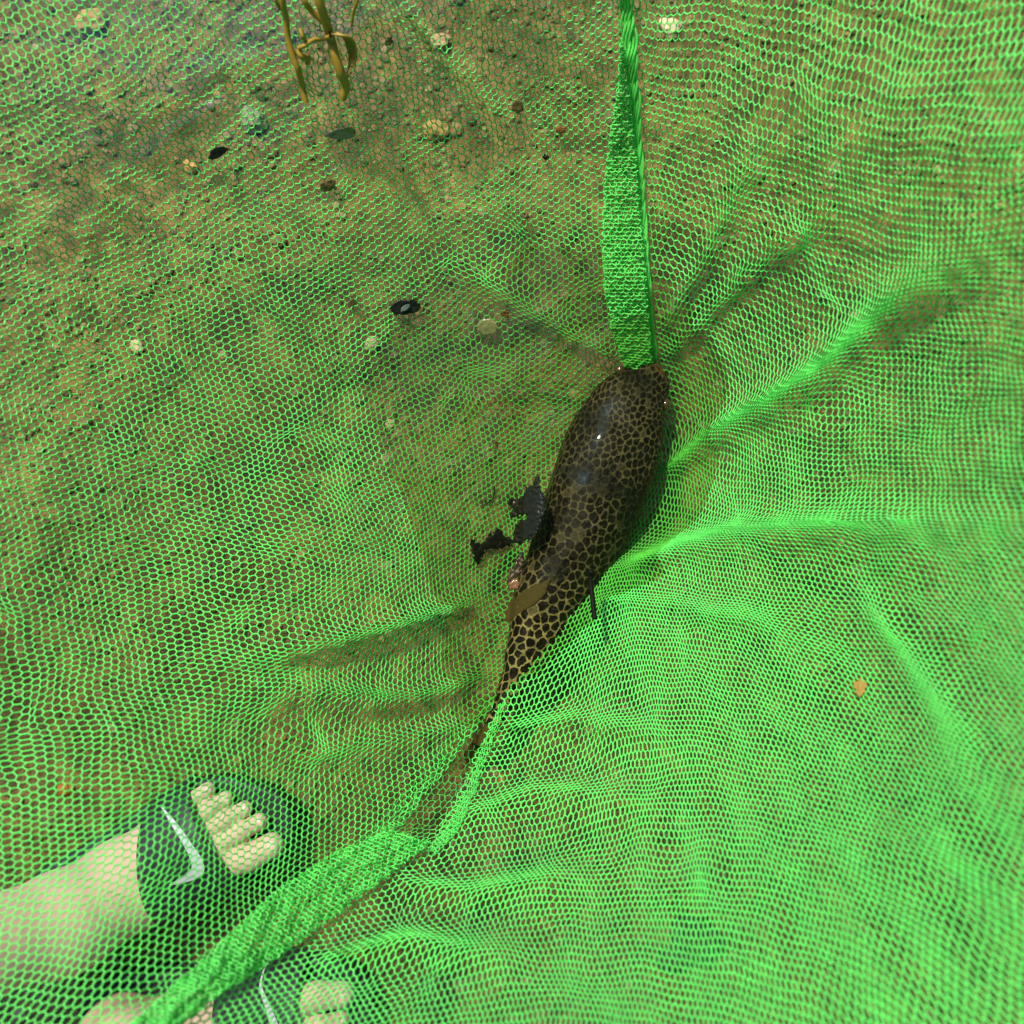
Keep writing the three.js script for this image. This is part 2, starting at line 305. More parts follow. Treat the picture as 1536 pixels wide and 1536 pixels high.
// doubled strips of mesh: seam allowance and gathered folds
function ribbon(name, A, B, layers, pu, pv, r, lift, sag = 0) {
  const st = new Strands(), n = A.length - 1;
  const pt = (L, t) => { const f = clamp(t, 0, 1) * n, i = Math.min(n - 1, Math.floor(f)), k = f - i; return [lerp(L[i][0], L[i + 1][0], k), lerp(L[i][1], L[i + 1][1], k)]; };
  let len = 0; for (let i = 0; i < n; i++) len += Math.hypot(A[i + 1][0] - A[i][0], A[i + 1][1] - A[i][1]);
  for (let l = 0; l < layers; l++) {
    const ph = R() * 20, tw = (R() - .5) * 0.5;
    const e = pv / 1.5, ni = Math.ceil(len / pv), nj = Math.ceil(130 / pu), memo = new Map();
    const knot = (i, j, w) => { const key = (i * 999 + j) * 2 + w; if (memo.has(key)) return memo.get(key);
      const along = (i * 1.5 * e + (w ? e : 0) + (R() - .5) * e * .5) / len, across = ((j + (i & 1) / 2) * pu + ph % pu + (R() - .5) * pu * .35);
      const [ax, ay] = pt(A, along), [bx, by] = pt(B, along), W = Math.hypot(bx - ax, by - ay) || 1, k = across / W + tw * pu / W;
      let p = null; if (along >= 0 && along <= 1 && k >= -0.02 && k <= 1.02) { const X = lerp(ax, bx, k), Y = lerp(ay, by, k); p = netAt(X, Y, lift(k, along) + 0.0022 * l + 0.002 * n2(X / 14 + l * 9, Y / 14) - sag * Math.sin(Math.PI * clamp(k, 0, 1))); }
      memo.set(key, p); return p; };
    for (let i = 0; i <= ni; i++) for (let j = -1; j <= nj; j++) { const a = knot(i, j, 0); if (!a) continue; const odd = i & 1; for (const b of [knot(i, j, 1), knot(i - 1, odd ? j : j - 1, 1), knot(i - 1, odd ? j + 1 : j, 1)]) if (b) st.add(a, b, r * (.8 + .4 * R())); }
  }
  return mesh(name, st.build(), netMat, net);
}
ribbon('seam_flap', [[936, 60], [944, 130], [951, 200], [957, 270], [964, 350], [969, 430], [974, 500], [980, 560]], [[930, 60], [926, 130], [915, 200], [907, 270], [904, 350], [906, 430], [918, 500], [938, 552]], 4, 9, 5.5, 0.00072, (k, t) => 0.006 + 0.022 * t + 0.012 * Math.sin(k * 1.6));
ribbon('seam_fold', [[648, 1262], [570, 1322], [485, 1388], [402, 1445], [330, 1492], [268, 1542], [190, 1615]], [[590, 1243], [492, 1284], [412, 1338], [338, 1408], [268, 1472], [196, 1535], [110, 1610]], 3, 9.5, 7.5, 0.00066, (k, t) => 0.010 + 0.007 * Math.sin(k * 3.0) + 0.004 * n2(t * 9, k * 3));
ribbon('pocket_edge', [[750, 1046], [702, 1112], [656, 1172], [606, 1236], [578, 1258]], [[743, 1040], [690, 1106], [642, 1166], [590, 1230], [562, 1252]], 2, 7, 8, 0.00055, () => 0.004);
ribbon('pocket_edge', [[752, 1050], [722, 1120], [700, 1184], [672, 1240], [644, 1270]], [[760, 1054], [736, 1124], [714, 1188], [688, 1247], [652, 1284]], 2, 7, 8, 0.00055, () => 0.004);
ribbon('pocket_floor', [[760, 1030], [735, 1110], [715, 1180], [690, 1240], [655, 1285]], [[740, 1030], [675, 1105], [620, 1170], [565, 1235], [530, 1270]], 1, 9, 10, 0.00055, (k) => -0.035 - 0.02 * Math.sin(Math.PI * k));
function tube(pts, r, seg = 60, rad = 6) { return new THREE.TubeGeometry(new THREE.CatmullRomCurve3(pts), seg, r, rad); }
// sewn edge: a few threads wound round each other
{
  const g = [];
  for (let k = 0; k < 9; k++) { const pts = []; for (let i = 0; i <= 110; i++) { const Y = lerp(-900, 560, i / 110), X = polyX(seamLeft, Y) + 1, a = i * 0.9 + k * 2.1, w = lerp(9, 3.2, smooth(0, 350, Y)); const p = netAt(X + Math.cos(a) * w * .6 + (k - 4) * w * .2, Y, 0.008 + 0.0016 * Math.sin(a)); pts.push(p); } g.push(tube(pts, 0.0012, 220, 5)); }
  mesh('sewn_seam', mergeGeometries(g), netMat, net);
}
{
  const ring = []; for (let k = 0; k < 48; k++) { const a = k / 48 * Math.PI * 2; ring.push(pix(768 + RIMX * Math.cos(a), 768 + RIMY * Math.sin(a), rimD(a) * S)); }
  const c = new THREE.CatmullRomCurve3(ring, true);
  mesh('hoop', new THREE.TubeGeometry(c, 160, 0.0018, 8, true), new THREE.MeshStandardMaterial({ color: 0x8d9193, metalness: 0.9, roughness: 0.35 }), net);
  const h0 = pix(768 + RIMX * .98, 768 + RIMY * .2, rimD(.2) * S);
  const hp = [h0, h0.clone().add(V(.2, .06, .05)), h0.clone().add(V(.75, .26, .2))];
  mesh('handle', tube(hp, 0.011, 30, 12), new THREE.MeshStandardMaterial({ color: 0x2a2c2e, roughness: 0.5 }), net);
}

// ---------------------------------------------------------------- the fish
const fish = new THREE.Group(); fish.name = 'spotted_fish'; scene.add(fish);
tag(fish, 'wet dark brown fish with tan honeycomb pattern lying in the green net', 'fish');
{
  // photo pixel of the middle line, half width in pixels, distance of the middle (before scaling), half height in metres
  const st = [[984, 553, 13, .918, .008], [977, 564, 31, .914, .016], [962, 583, 45, .911, .023], [946, 606, 57, .909, .029], [928, 648, 69, .907, .035], [911, 695, 74, .906, .039], [892, 748, 72, .906, .041], [871, 800, 68, .906, .041], [848, 852, 61, .905, .038], [822, 902, 54, .902, .034], [803, 952, 43, .898, .028], [782, 1000, 28, .893, .021], [766, 1032, 20, .89, .016], [752, 1060, 15, .886, .013], [738, 1090, 13, .88, .010]];
  const C = st.map(([x, y, , d]) => pix(x, y, d * S)), base = C[5].clone();
  const NS = 110, NR2 = 72, curve = new THREE.CatmullRomCurve3(C), pos = [], uv = [], idx = [];
  const wOf = (t, k) => { const f = t * (st.length - 1), i = Math.min(st.length - 2, Math.floor(f)), u = f - i, g = (j) => st[clamp(j, 0, st.length - 1)][k]; const a = g(i - 1), b = g(i), c = g(i + 1), d = g(i + 2); return 0.5 * (2 * b + (c - a) * u + (2 * a - 5 * b + 4 * c - d) * u * u + (3 * b - a - 3 * c + d) * u * u * u); };
  let along = 0, prev = null; const frames = [];
  for (let s = 0; s <= NS; s++) {
    const t = s / NS, p = curve.getPoint(t), tg = curve.getTangent(t); if (prev) along += p.distanceTo(prev); prev = p.clone();
    const side = V(0, 1, 0).cross(tg).normalize(), up = tg.clone().cross(side).normalize(); if (up.y < 0) up.negate();
    if (side.x < 0) side.negate();
    const hw = wOf(t, 2) / F * wOf(t, 3) * S, hh = wOf(t, 4); frames.push({ p, side, up, hw, hh, along });
    let girth = 0, last = null; const ring = [];
    for (let r = 0; r <= NR2; r++) {
      const a = -Math.PI / 2 + r / NR2 * Math.PI * 2, ca = Math.cos(a), sa = Math.sin(a), e = 0.9;
      const x = Math.sign(ca) * Math.pow(Math.abs(ca), e) * hw, y = Math.sign(sa) * Math.pow(Math.abs(sa), e) * hh;
      const q = p.clone().addScaledVector(side, x).addScaledVector(up, y), nn = n3(q.x * 25, q.y * 25, q.z * 25) * 0.0012;
      q.addScaledVector(side, nn * ca).addScaledVector(up, nn * sa);
      if (last) girth += q.distanceTo(last); last = q; ring.push([q, girth]);
    }
    for (const [q, gi] of ring) { pos.push(q.x - base.x, q.y - base.y, q.z - base.z); uv.push((gi - girth / 2) / 0.4 + 0.5, along / 0.42); }
  }
  for (let s = 0; s < NS; s++) for (let r = 0; r < NR2; r++) { const a = s * (NR2 + 1) + r, b = a + 1, c = a + NR2 + 1, d = c + 1; idx.push(a, b, c, b, d, c); }
  const cap = pos.length / 3, c0 = C[0].clone().sub(base).add(V(.003, 0, -.006)); pos.push(c0.x, c0.y, c0.z); uv.push(.5, 0);
  for (let r = 0; r < NR2; r++) idx.push(cap, r + 1, r);
  // honeycomb pigment
  const TW = 1024, TH = 1080, cells = [], rr = rng(77);
  const size = (y) => lerp(0.0066, 0.0102, smooth(0.04, 0.27, y));
  const W = 0.4, L = 0.42, bins = new Map(), BS = 0.014;
  for (let tries = 0; tries < 60000; tries++) {
    const x = rr() * W, y = rr() * L, m = size(y) * (0.66 + 0.5 * rr()); let ok = true;
    const bi = Math.floor(x / BS), bj = Math.floor(y / BS);
    for (let i = -1; i <= 1 && ok; i++) for (let j = -1; j <= 1 && ok; j++) for (const c of bins.get((bi + i) * 1000 + bj + j) || []) if (Math.hypot((c[0] - x) * 1.1, (c[1] - y) * 0.92) < m) { ok = false; break; }
    if (ok) { const c = [x, y, rr()]; cells.push(c); const k = bi * 1000 + bj; if (!bins.has(k)) bins.set(k, []); bins.get(k).push(c); }
  }
  const blot = (x, y) => { // dark saddles across the back, x from the back's middle, y from the snout
    const g = (cx, cy, sx, sy) => Math.exp(-(((x - cx) / sx) ** 2) - (((y - cy) / sy) ** 2));
    return clamp(1.2 * g(.012, .03, .022, .012) + 1.1 * g(.032, .085, .018, .018) + 1.2 * g(0.008, .138, .04, .014) + .9 * g(-.045, .15, .018, .025) + 1.3 * g(.012, .236, .013, .013) + .8 * g(.03, .19, .014, .014) + 0.45 * n2(x * 45, y * 45), 0, 1);
  };
  const hgt = new Float32Array(TW * TH);
  const map = tex(TW, TH, (u, v) => {
    const x = u * W + 0.0007 * n2(u * 70, v * 70), y = v * L + 0.0007 * n2(u * 70 + 50, v * 70); let f1 = 9, f2 = 9, f3 = 9, id = 0; const bi = Math.floor(x / BS), bj = Math.floor(y / BS);
    for (let i = -1; i <= 1; i++) for (let j = -1; j <= 1; j++) for (const c of bins.get((bi + i) * 1000 + bj + j) || []) { const d = Math.hypot((c[0] - x) * 1.1, (c[1] - y) * 0.92); if (d < f1) { f3 = f2; f2 = f1; f1 = d; id = c[2]; } else if (d < f2) { f3 = f2; f2 = d; } else if (d < f3) f3 = d; }
    const cx = (u - .5) * W, b = blot(cx, y), wide = lerp(0.0008, 0.0011, smooth(.15, .32, y)) * (1 + .3 * n2(u * 30, v * 30)), spot = smooth(wide, wide + 0.0009, 1.35 / (1 / (f2 - f1 + 1e-6) + .9 / (f3 - f1 + 1e-6))) * (id < .04 ? .35 : 1);
    const flank = smooth(.055, .085, Math.abs(cx) + 0.012 * n2(u * 25, v * 25)), tail = smooth(.2, .34, y);
    let line = [lerp(.295, .53, tail), lerp(.29, .51, tail), lerp(.195, .34, tail)], dark = [.062, .053, .02];
    line = line.map((c, i) => lerp(c, [.47, .41, .22][i], flank * .5)); line = line.map((c, i) => lerp(c, [.13, .14, .09][i], b * .95));
    dark = dark.map((c, i) => lerp(c, [.06, .065, .035][i], b));
    const k = 1 + 0.12 * n2(u * 200, v * 200) + .08 * (rr() - .5);
    hgt[Math.floor(v * TH + .5) * TW + Math.floor(u * TW + .5)] = spot;
    const tip = smooth(.014, .004, y + .004 * n2(u * 40, v * 40));
    return [0, 1, 2].map((i) => lerp(lerp(line[i], dark[i], spot), [.42, .31, .17][i], tip * .7) * k);
  }, true, false);
  const bump = tex(512, 512, (u, v) => { const k = .5 + .26 * n2(u * 30, v * 30) + .16 * n2(u * 75, v * 75) + .06 * n2(u * 160, v * 160); return [k, k, k]; }, false);
  const skin = new THREE.MeshPhysicalMaterial({ map, roughness: 0.6, specularIntensity: 0.2, bumpMap: bump, bumpScale: 0.0028, clearcoat: 0.28, clearcoatRoughness: 0.05 });
  fish.position.copy(base);
  mesh('body', geo(pos, idx, null, uv), skin, fish);
  const top = (X, Y) => {                                   // distance of the fish's back under a pixel
    let sw = 1e-9, so = 0;
    for (const f of frames) { const d0 = H - f.p.y, q = pix(X, Y, d0).sub(f.p), x = q.dot(f.side), al = Math.abs(q.dot(f.side.clone().cross(f.up))); const w = Math.exp(-((al / .006) ** 2)); sw += w; so += w * (H - (f.p.y + f.up.y * f.hh * Math.sqrt(Math.max(0.02, 1 - (x / f.hw) ** 2)) + f.side.y * x)); }
    return sw > 1e-6 ? so / sw : 1.05;
  };
  const fin = (name, outline, lift, thick, mat, rough) => { const g = roundedSolid(outline, (X, Y) => clamp(top(X, Y), .98, 1.05) - lift, thick, rough); g.translate(-base.x, -base.y, -base.z); return mesh(name, g, mat, fish); };
  const finMat = new THREE.MeshPhysicalMaterial({ color: lin(.055, .048, .016), roughness: .85, specularIntensity: .2 });
  const fleshMat = new THREE.MeshPhysicalMaterial({ color: lin(.22, .11, .085), roughness: .4, clearcoat: .8 });
  const darkMat = new THREE.MeshPhysicalMaterial({ color: lin(.035, .022, .014), roughness: .35, clearcoat: .7 });
  fin('dorsal_fin', [[826, 868], [806, 876], [784, 888], [766, 902], [757, 918], [758, 932], [766, 930], [780, 918], [800, 908], [818, 892]], .0005, .0022, finMat, .5);
  fin('fin_base', [[784, 826], [776, 838], [768, 856], [760, 870], [764, 882], [772, 876], [780, 860], [787, 842]], .000, .004, darkMat, .6);
  fin('vent', [[775, 868], [768, 870], [763, 876], [766, 884], [774, 883], [779, 876]], .003, .005, fleshMat, .5);
  fin('tail_fin', [[744, 1076], [732, 1082], [712, 1106], [694, 1134], [704, 1146], [720, 1140], [736, 1116], [750, 1088]], -.004, .003, finMat, .3);
  for (const sgn of [-1, 1]) { const f = frames[16], p = f.p.clone().addScaledVector(f.side, sgn * f.hw * .93).addScaledVector(f.up, f.hh * .30).sub(base); const e = mesh('eye', new THREE.SphereGeometry(.0062, 18, 12), new THREE.MeshPhysicalMaterial({ color: lin(.05, .035, .015), roughness: .15, clearcoat: 1 }), fish); e.position.copy(p); }
}

// ---------------------------------------------------------------- scraps caught in the net
function polyDist(P, x, y) { let d = 1e9, inside = false; for (let i = 0, j = P.length - 1; i < P.length; j = i++) { const [ax, ay] = P[j], [bx, by] = P[i], dx = bx - ax, dy = by - ay, t = clamp(((x - ax) * dx + (y - ay) * dy) / (dx * dx + dy * dy), 0, 1); d = Math.min(d, Math.hypot(x - ax - dx * t, y - ay - dy * t)); if ((by > y) !== (ay > y) && x < (ax - bx) * (y - by) / (ay - by) + bx) inside = !inside; } return inside ? -d : d; }
function roundedSolid(outline, at, thick, rough) {          // outline in photo pixels, laid at a distance below the lens, thickness in metres
  const M = 0.00065, xs = outline.map((p) => p[0]), ys = outline.map((p) => p[1]), x0 = Math.min(...xs) - 6, x1 = Math.max(...xs) + 6, y0 = Math.min(...ys) - 6, y1 = Math.max(...ys) + 6, h = thick / 2 / M;
  const sdf = (x, y, z) => { const k = rough * 2.2, s = polyDist(outline, x + k * n2(x * .16, y * .16), y + k * n2(x * .16 + 30, y * .16)), r = Math.min(h, 5), a = s + r * .8, b = Math.abs(z) - h + r; return Math.min(Math.max(a, b), 0) + Math.hypot(Math.max(a, 0), Math.max(b, 0)) - r + rough * 1.5 * n3(x * .11, y * .11, z * .11); };
  const g = surfaceNet(sdf, [x0, y0, -h - 4], [x1, y1, h + 4], Math.max(.8, (x1 - x0) / 70)), p = g.attributes.position;
  for (let i = 0; i < p.count; i++) { const X = p.getX(i), Y = p.getY(i), q = pix(X, Y, at(X, Y) - (p.getZ(i) + h * .7) * M); p.setXYZ(i, q.x, q.y, q.z); }
  g.computeVertexNormals(); return g;
}
function scrap(name, outline, at, thick, mat, rough = 0.4, parent = scene) {
  const g = roundedSolid(outline, at, thick, rough); g.computeBoundingBox(); const c = g.boundingBox.getCenter(V()); g.translate(-c.x, -c.y, -c.z);
  const o = mesh(name, g, mat, parent); o.position.copy(c); return o;
}
const wetBlack = new THREE.MeshPhysicalMaterial({ color: lin(.009, .011, .008), roughness: .6, specularIntensity: .25, clearcoat: .12, clearcoatRoughness: .1 });
const wetBrown = new THREE.MeshPhysicalMaterial({ color: lin(.07, .045, .008), roughness: .5, clearcoat: .5 });
const olive = new THREE.MeshPhysicalMaterial({ color: lin(.30, .195, .014), roughness: .55, clearcoat: .2, clearcoatRoughness: .2 });
const rust = new THREE.MeshStandardMaterial({ color: lin(.19, .07, .012), roughness: .6 });
const onNet = (lift) => (X, Y) => netD(X, Y) - lift;
tag(scrap('seaweed_clump', [[804, 712], [800, 728], [790, 732], [786, 744], [776, 748], [763, 748], [764, 758], [770, 764], [765, 773], [775, 776], [786, 770], [792, 772], [790, 780], [778, 784], [771, 796], [770, 812], [779, 818], [787, 812], [795, 808], [806, 796], [812, 780], [818, 764], [816, 744], [808, 728], [808, 716]], (X, Y) => lerp(1.03, 1.004, smooth(770, 815, X)), .006, wetBlack, 1.1), 'ragged wet black seaweed clump stuck against the side of the fish', 'seaweed');
tag(scrap('seaweed_scrap', [[706, 810], [712, 812], [720, 818], [728, 812], [734, 802], [742, 800], [746, 794], [752, 796], [752, 804], [762, 806], [768, 812], [762, 818], [754, 822], [744, 824], [732, 821], [725, 828], [722, 838], [717, 848], [712, 842], [708, 828]], onNet(.005), .006, wetBlack, 1.0), 'small wet black seaweed strip on the net beside the fish', 'seaweed');
tag(scrap('dark_leaf', [[313, 238], [316, 226], [324, 221], [336, 220], [345, 223], [336, 231], [326, 238], [318, 240]], onNet(.006), .002, wetBlack, .3), 'small smooth black leaf lying alone on the net, pointed at one end', 'leaf');
{
  const o = scrap('mussel_shell', [[584, 462], [592, 454], [600, 450], [612, 452], [618, 449], [630, 456], [632, 462], [622, 468], [606, 472], [592, 471]], onNet(.006), .003, wetBlack, .4);
  tag(o, 'black shell fragment with a grey patch lying on the net', 'shell');
  const q = scrap('shell_patch', [[601, 468], [602, 462], [608, 457], [614, 456], [615, 460], [609, 466]], onNet(.0105), .0012, new THREE.MeshStandardMaterial({ color: lin(.10, .13, .10), roughness: .5 }), .1, o); q.position.sub(o.position);
}
tag(scrap('bark_scrap', [[768, 154], [776, 150], [784, 154], [785, 164], [778, 170], [769, 166]], onNet(.004), .003, wetBrown, .8), 'olive brown crumb of weed on the net, larger than the rust flecks near it', 'debris');
for (const [x, y, s, l] of [[841, 195, 8, 'rust red fleck on the net beside the standing seam'], [757, 472, 7, 'rust red fleck on the net near the pale translucent blob']])
  tag(scrap('rust_fleck', [[x - s, y - 3], [x - 2, y - s * .7], [x + s, y - 4], [x + s * .8, y + 4], [x, y + s * .6], [x - s * .8, y + 3]], onNet(.004), .0025, rust, .5), l, 'debris');
for (const [x, y, s, l] of [[494, 278, 15, 'brown weed tuft below the hanging olive strands'], [790, 325, 7, 'dark brown crumb on the net left of the standing seam'], [818, 235, 6, 'tiny black hooked crumb left of the seam flap'], [744, 665, 5, 'tiny dark crumb on the net between shell fragment and fish'], [528, 455, 9, 'dull brown crumb left of the black shell fragment'], [584, 62, 9, 'olive crumb right of the hanging olive strands']])
  { const o = [], k = 9; for (let i = 0; i < k; i++) { const a = i / k * 6.28, r = s * (.55 + .5 * R()); o.push([x + Math.cos(a) * r, y + Math.sin(a) * r * .75]); } tag(scrap('weed_crumb', o, onNet(.004), .004, s === 6 ? wetBlack : wetBrown, .9), l, 'debris'); }
tag(scrap('pale_jelly', [[716, 488], [722, 480], [734, 478], [745, 484], [747, 494], [740, 502], [726, 503], [717, 498]], onNet(.005), .004, new THREE.MeshPhysicalMaterial({ color: lin(.33, .36, .2), roughness: .3, transmission: .35, clearcoat: 1 }), .4), 'pale translucent blob resting on the net left of the fish', 'debris');
tag(scrap('yellow_leaf_bit', [[1280, 1024], [1290, 1018], [1299, 1024], [1298, 1036], [1290, 1046], [1283, 1038]], onNet(.004), .002, new THREE.MeshStandardMaterial({ color: lin(.32, .20, .04), roughness: .6 }), .7), 'small yellow leaf bit caught on the net right of the fish', 'leaf');
tag(scrap('clear_shell', [[487, 203], [498, 197], [512, 193], [526, 190], [534, 196], [530, 206], [514, 210], [498, 208]], onNet(.004), .002, new THREE.MeshPhysicalMaterial({ color: lin(.22, .21, .1), roughness: .12, transmission: .45, clearcoat: 1, clearcoatRoughness: .05 }), .2), 'glassy olive flake with a bright rim below the hanging strands', 'debris');
{
  const g = [tube([pix(887, 856, .965), pix(886, 872, .966), pix(889, 900, .962), pix(892, 928, .955)], .0024, 30, 8)], b = new THREE.SphereGeometry(.0032, 14, 10); b.translate(...pix(887, 858, .963).toArray()); g.push(b);
  tag(mesh('twig', mergeGeometries(g.map((x) => x.toNonIndexed())), new THREE.MeshPhysicalMaterial({ color: lin(.004, .004, .003), roughness: .6, specularIntensity: .15 })), 'thin straight black twig sticking out over the net at the flank of the fish', 'twig');
}
tag(mesh('dark_thread', tube([[742, 730], [741, 742], [737, 750], [731, 754], [726, 751], [723, 758]].map(([x, y]) => netAt(x, y, .003)), .0007, 40, 6), wetBlack), 'curled dark thread on the net left of the seaweed clump', 'thread');
// hanging olive strands at the top
{
  const weed = new THREE.Group(); weed.name = numbered('kelp_strands'); scene.add(weed); tag(weed, 'olive brown kelp strands draped over the upper edge of the net', 'seaweed');
  const fr = (name, line, r, l = .012) => { const pts = line.map(([x, y], i) => netAt(x, y, l + .004 * Math.sin(i * 1.7))); const g = tube(pts, r, 50, 8); mesh(name, g, olive, weed); };
  fr('strand', [[416, -60], [423, 0], [429, 28], [431, 52], [440, 86], [447, 104], [453, 128], [459, 154]], .0026);
  fr('strand', [[462, -60], [478, 0], [488, 30], [497, 60], [503, 84], [512, 112], [519, 130], [514, 147]], .0037);
  fr('strand', [[440, -40], [456, 0], [468, 17], [485, 33]], .0024);
  fr('strand', [[545, -40], [536, 0], [530, 20], [527, 40]], .0013);
  fr('strand', [[407, -30], [414, 2], [421, 14]], .0016);
  fr('strand', [[448, 72], [458, 68], [470, 60], [482, 59], [496, 54]], .0018, .014);
  fr('strand', [[446, 74], [452, 84], [462, 86], [461, 94]], .0026, .012);
  fr('strand', [[450, 42], [454, 55], [460, 64]], .0017, .012);
  for (const k of [0, 1, 2, 3, 4, 5]) fr('strand', [[497, 51], [506 + k * 2.2, 49 + k], [518 + k * 2.4, 62], [524 + k * 2, 88], [520 + k * 1.6, 120 - k * 4]], .0008 + .0004 * (k === 5), .010 + .001 * k);
}

// ---------------------------------------------------------------- stones and shells on the sea bed that stand out
function stone(name, X, Y, r, col, label, cat = 'stone', flat = .6, seed = 1) {
  let p = pix(X, Y, H); for (let k = 0; k < 4; k++) p = pix(X, Y, H - bedY(p.x, p.z) - r * .4);
  const g = pebbleGeo(seed + X * .01); g.scale(r, r * flat / .62, r * .78);
  const o = mesh(name, g, new THREE.MeshStandardMaterial({ color: lin(...col), roughness: .6 })); o.position.copy(p); o.rotation.y = X * .7; return tag(o, label, cat);
}
stone('white_shell', 1005, 38, .0125, [.75, .72, .64], 'bright white shell on the gravel right of the standing seam', 'shell', .5);
stone('tan_pebble', 135, 32, .017, [.48, .34, .17], 'large tan pebble on the gravel behind the net corner');
stone('orange_pebble', 286, 250, .009, [.50, .33, .14], 'small orange pebble on the gravel beside the black leaf');
stone('grey_pebble', 380, 180, .016, [.20, .25, .21], 'grey green pebble on the gravel under the olive strands');
stone('cream_pebble', 585, 636, .006, [.7, .62, .45], 'tiny cream pebble on the gravel below the shell fragment');
stone('cream_pebble', 558, 515, .009, [.62, .55, .40], 'cream pebble on the gravel left of the pale blob');
stone('pink_pebble', 660, 62, .012, [.45, .32, .24], 'pinkish pebble on the gravel between strands and seam');
stone('ochre_pebble', 655, 195, .014, [.38, .27, .12], 'ochre pebble on the gravel left of the rust flecks');
stone('dark_stone', 1045, 1410, .03, [.02, .026, .02], 'large black stone on the gravel under the net, lowest of the dark ones', 'stone', .5);
stone('dark_stone', 1010, 1440, .018, [.022, .03, .024], 'black stone on the gravel touching the largest black stone', 'stone', .5, 3);
stone('orange_pebble', 98, 1183, .008, [.5, .2, .06], 'small orange pebble on the shore beside the foot');
stone('pale_pebble', 205, 520, .008, [.6, .52, .42], 'pale pebble on the gravel left of the black shell fragment');

// ---------------------------------------------------------------- the person: feet and legs
const capsule = (x, y, z, b) => { const [ax, ay, az, ar, bx, by, bz, br] = b, dx = bx - ax, dy = by - ay, dz = bz - az, t = clamp(((x - ax) * dx + (y - ay) * dy + (z - az) * dz) / (dx * dx + dy * dy + dz * dz + 1e-12), 0, 1); return Math.hypot(x - ax - dx * t, y - ay - dy * t, z - az - dz * t) - (ar + (br - ar) * t); };
const smin = (a, b, k) => { const h = Math.max(k - Math.abs(a - b), 0) / k; return Math.min(a, b) - h * h * k * .25; };
const SOLE = 0.026;
// foot axes: x to the toes, z to the big toe's side (m = 1) or mirrored (m = -1)
const footBones = [[.032, .03, 0, .031, .06, .075, 0, .036], [.032, .028, 0, .029, .10, .026, -.008, .028], [.06, .075, 0, .036, .11, .046, .004, .029], [.11, .046, .004, .029, .168, .023, .012, .021], [.10, .026, -.008, .026, .165, .02, -.018, .021], [.10, .028, .008, .027, .180, .022, .022, .020], [.155, .02, -.018, .019, .160, .019, -.032, .0155]];
const toeBones = [[[.182, .022, .022, .018, .218, .019, .0290, .0132], [.218, .019, .0290, .0132, .240, .0155, .0285, .0126]], [[.178, .022, .004, .012, .220, .022, .003, .0086], [.220, .022, .003, .0086, .238, .012, .003, .0086]], [[.172, .021, -.008, .011, .212, .021, -.0135, .0081], [.212, .021, -.0135, .0081, .230, .011, -.0140, .0081]], [[.165, .02, -.019, .011, .202, .02, -.0290, .0079], [.202, .02, -.0290, .0079, .217, .0105, -.0305, .0079]], [[.155, .018, -.03, .011, .188, .018, -.0435, .0080], [.188, .018, -.0435, .0080, .205, .010, -.0455, .0080]]];
function footSDF(x, y, z) { let d = 9; for (const b of footBones) d = smin(d, capsule(x, y, z, b), .03); let t = 9; for (const c of toeBones) { let q = 9; for (const b of c) q = smin(q, capsule(x, y, z, b), .005); t = Math.min(t, q); } return smin(d, t, .005); }
const feet = [
  { O: V(-.462, 0, .398), head: 25 * Math.PI / 180, m: 1, knee: V(-.66, .52, .36) },
  { O: V(-.402, 0, .494), head: 1 * Math.PI / 180, m: -1, knee: V(-.60, .53, .62) },
];
for (const f of feet) {
  f.fwd = V(Math.cos(f.head), 0, -Math.sin(f.head)); f.right = V(Math.sin(f.head), 0, Math.cos(f.head));
  f.O.y = Math.max(bedY(f.O.x + f.fwd.x * .12, f.O.z + f.fwd.z * .12), .08) + 0.004;
  f.world = (x, y, z) => f.O.clone().addScaledVector(f.fwd, x).addScaledVector(f.right, z * f.m).add(V(0, y, 0));
  f.local = (p) => { const q = p.clone().sub(f.O); return [q.dot(f.fwd), q.y, q.dot(f.right) * f.m]; };
}
const person = new THREE.Group(); person.name = 'person'; scene.add(person);
tag(person, 'person standing on the shore in black slides, bare feet and shins under the net', 'person');
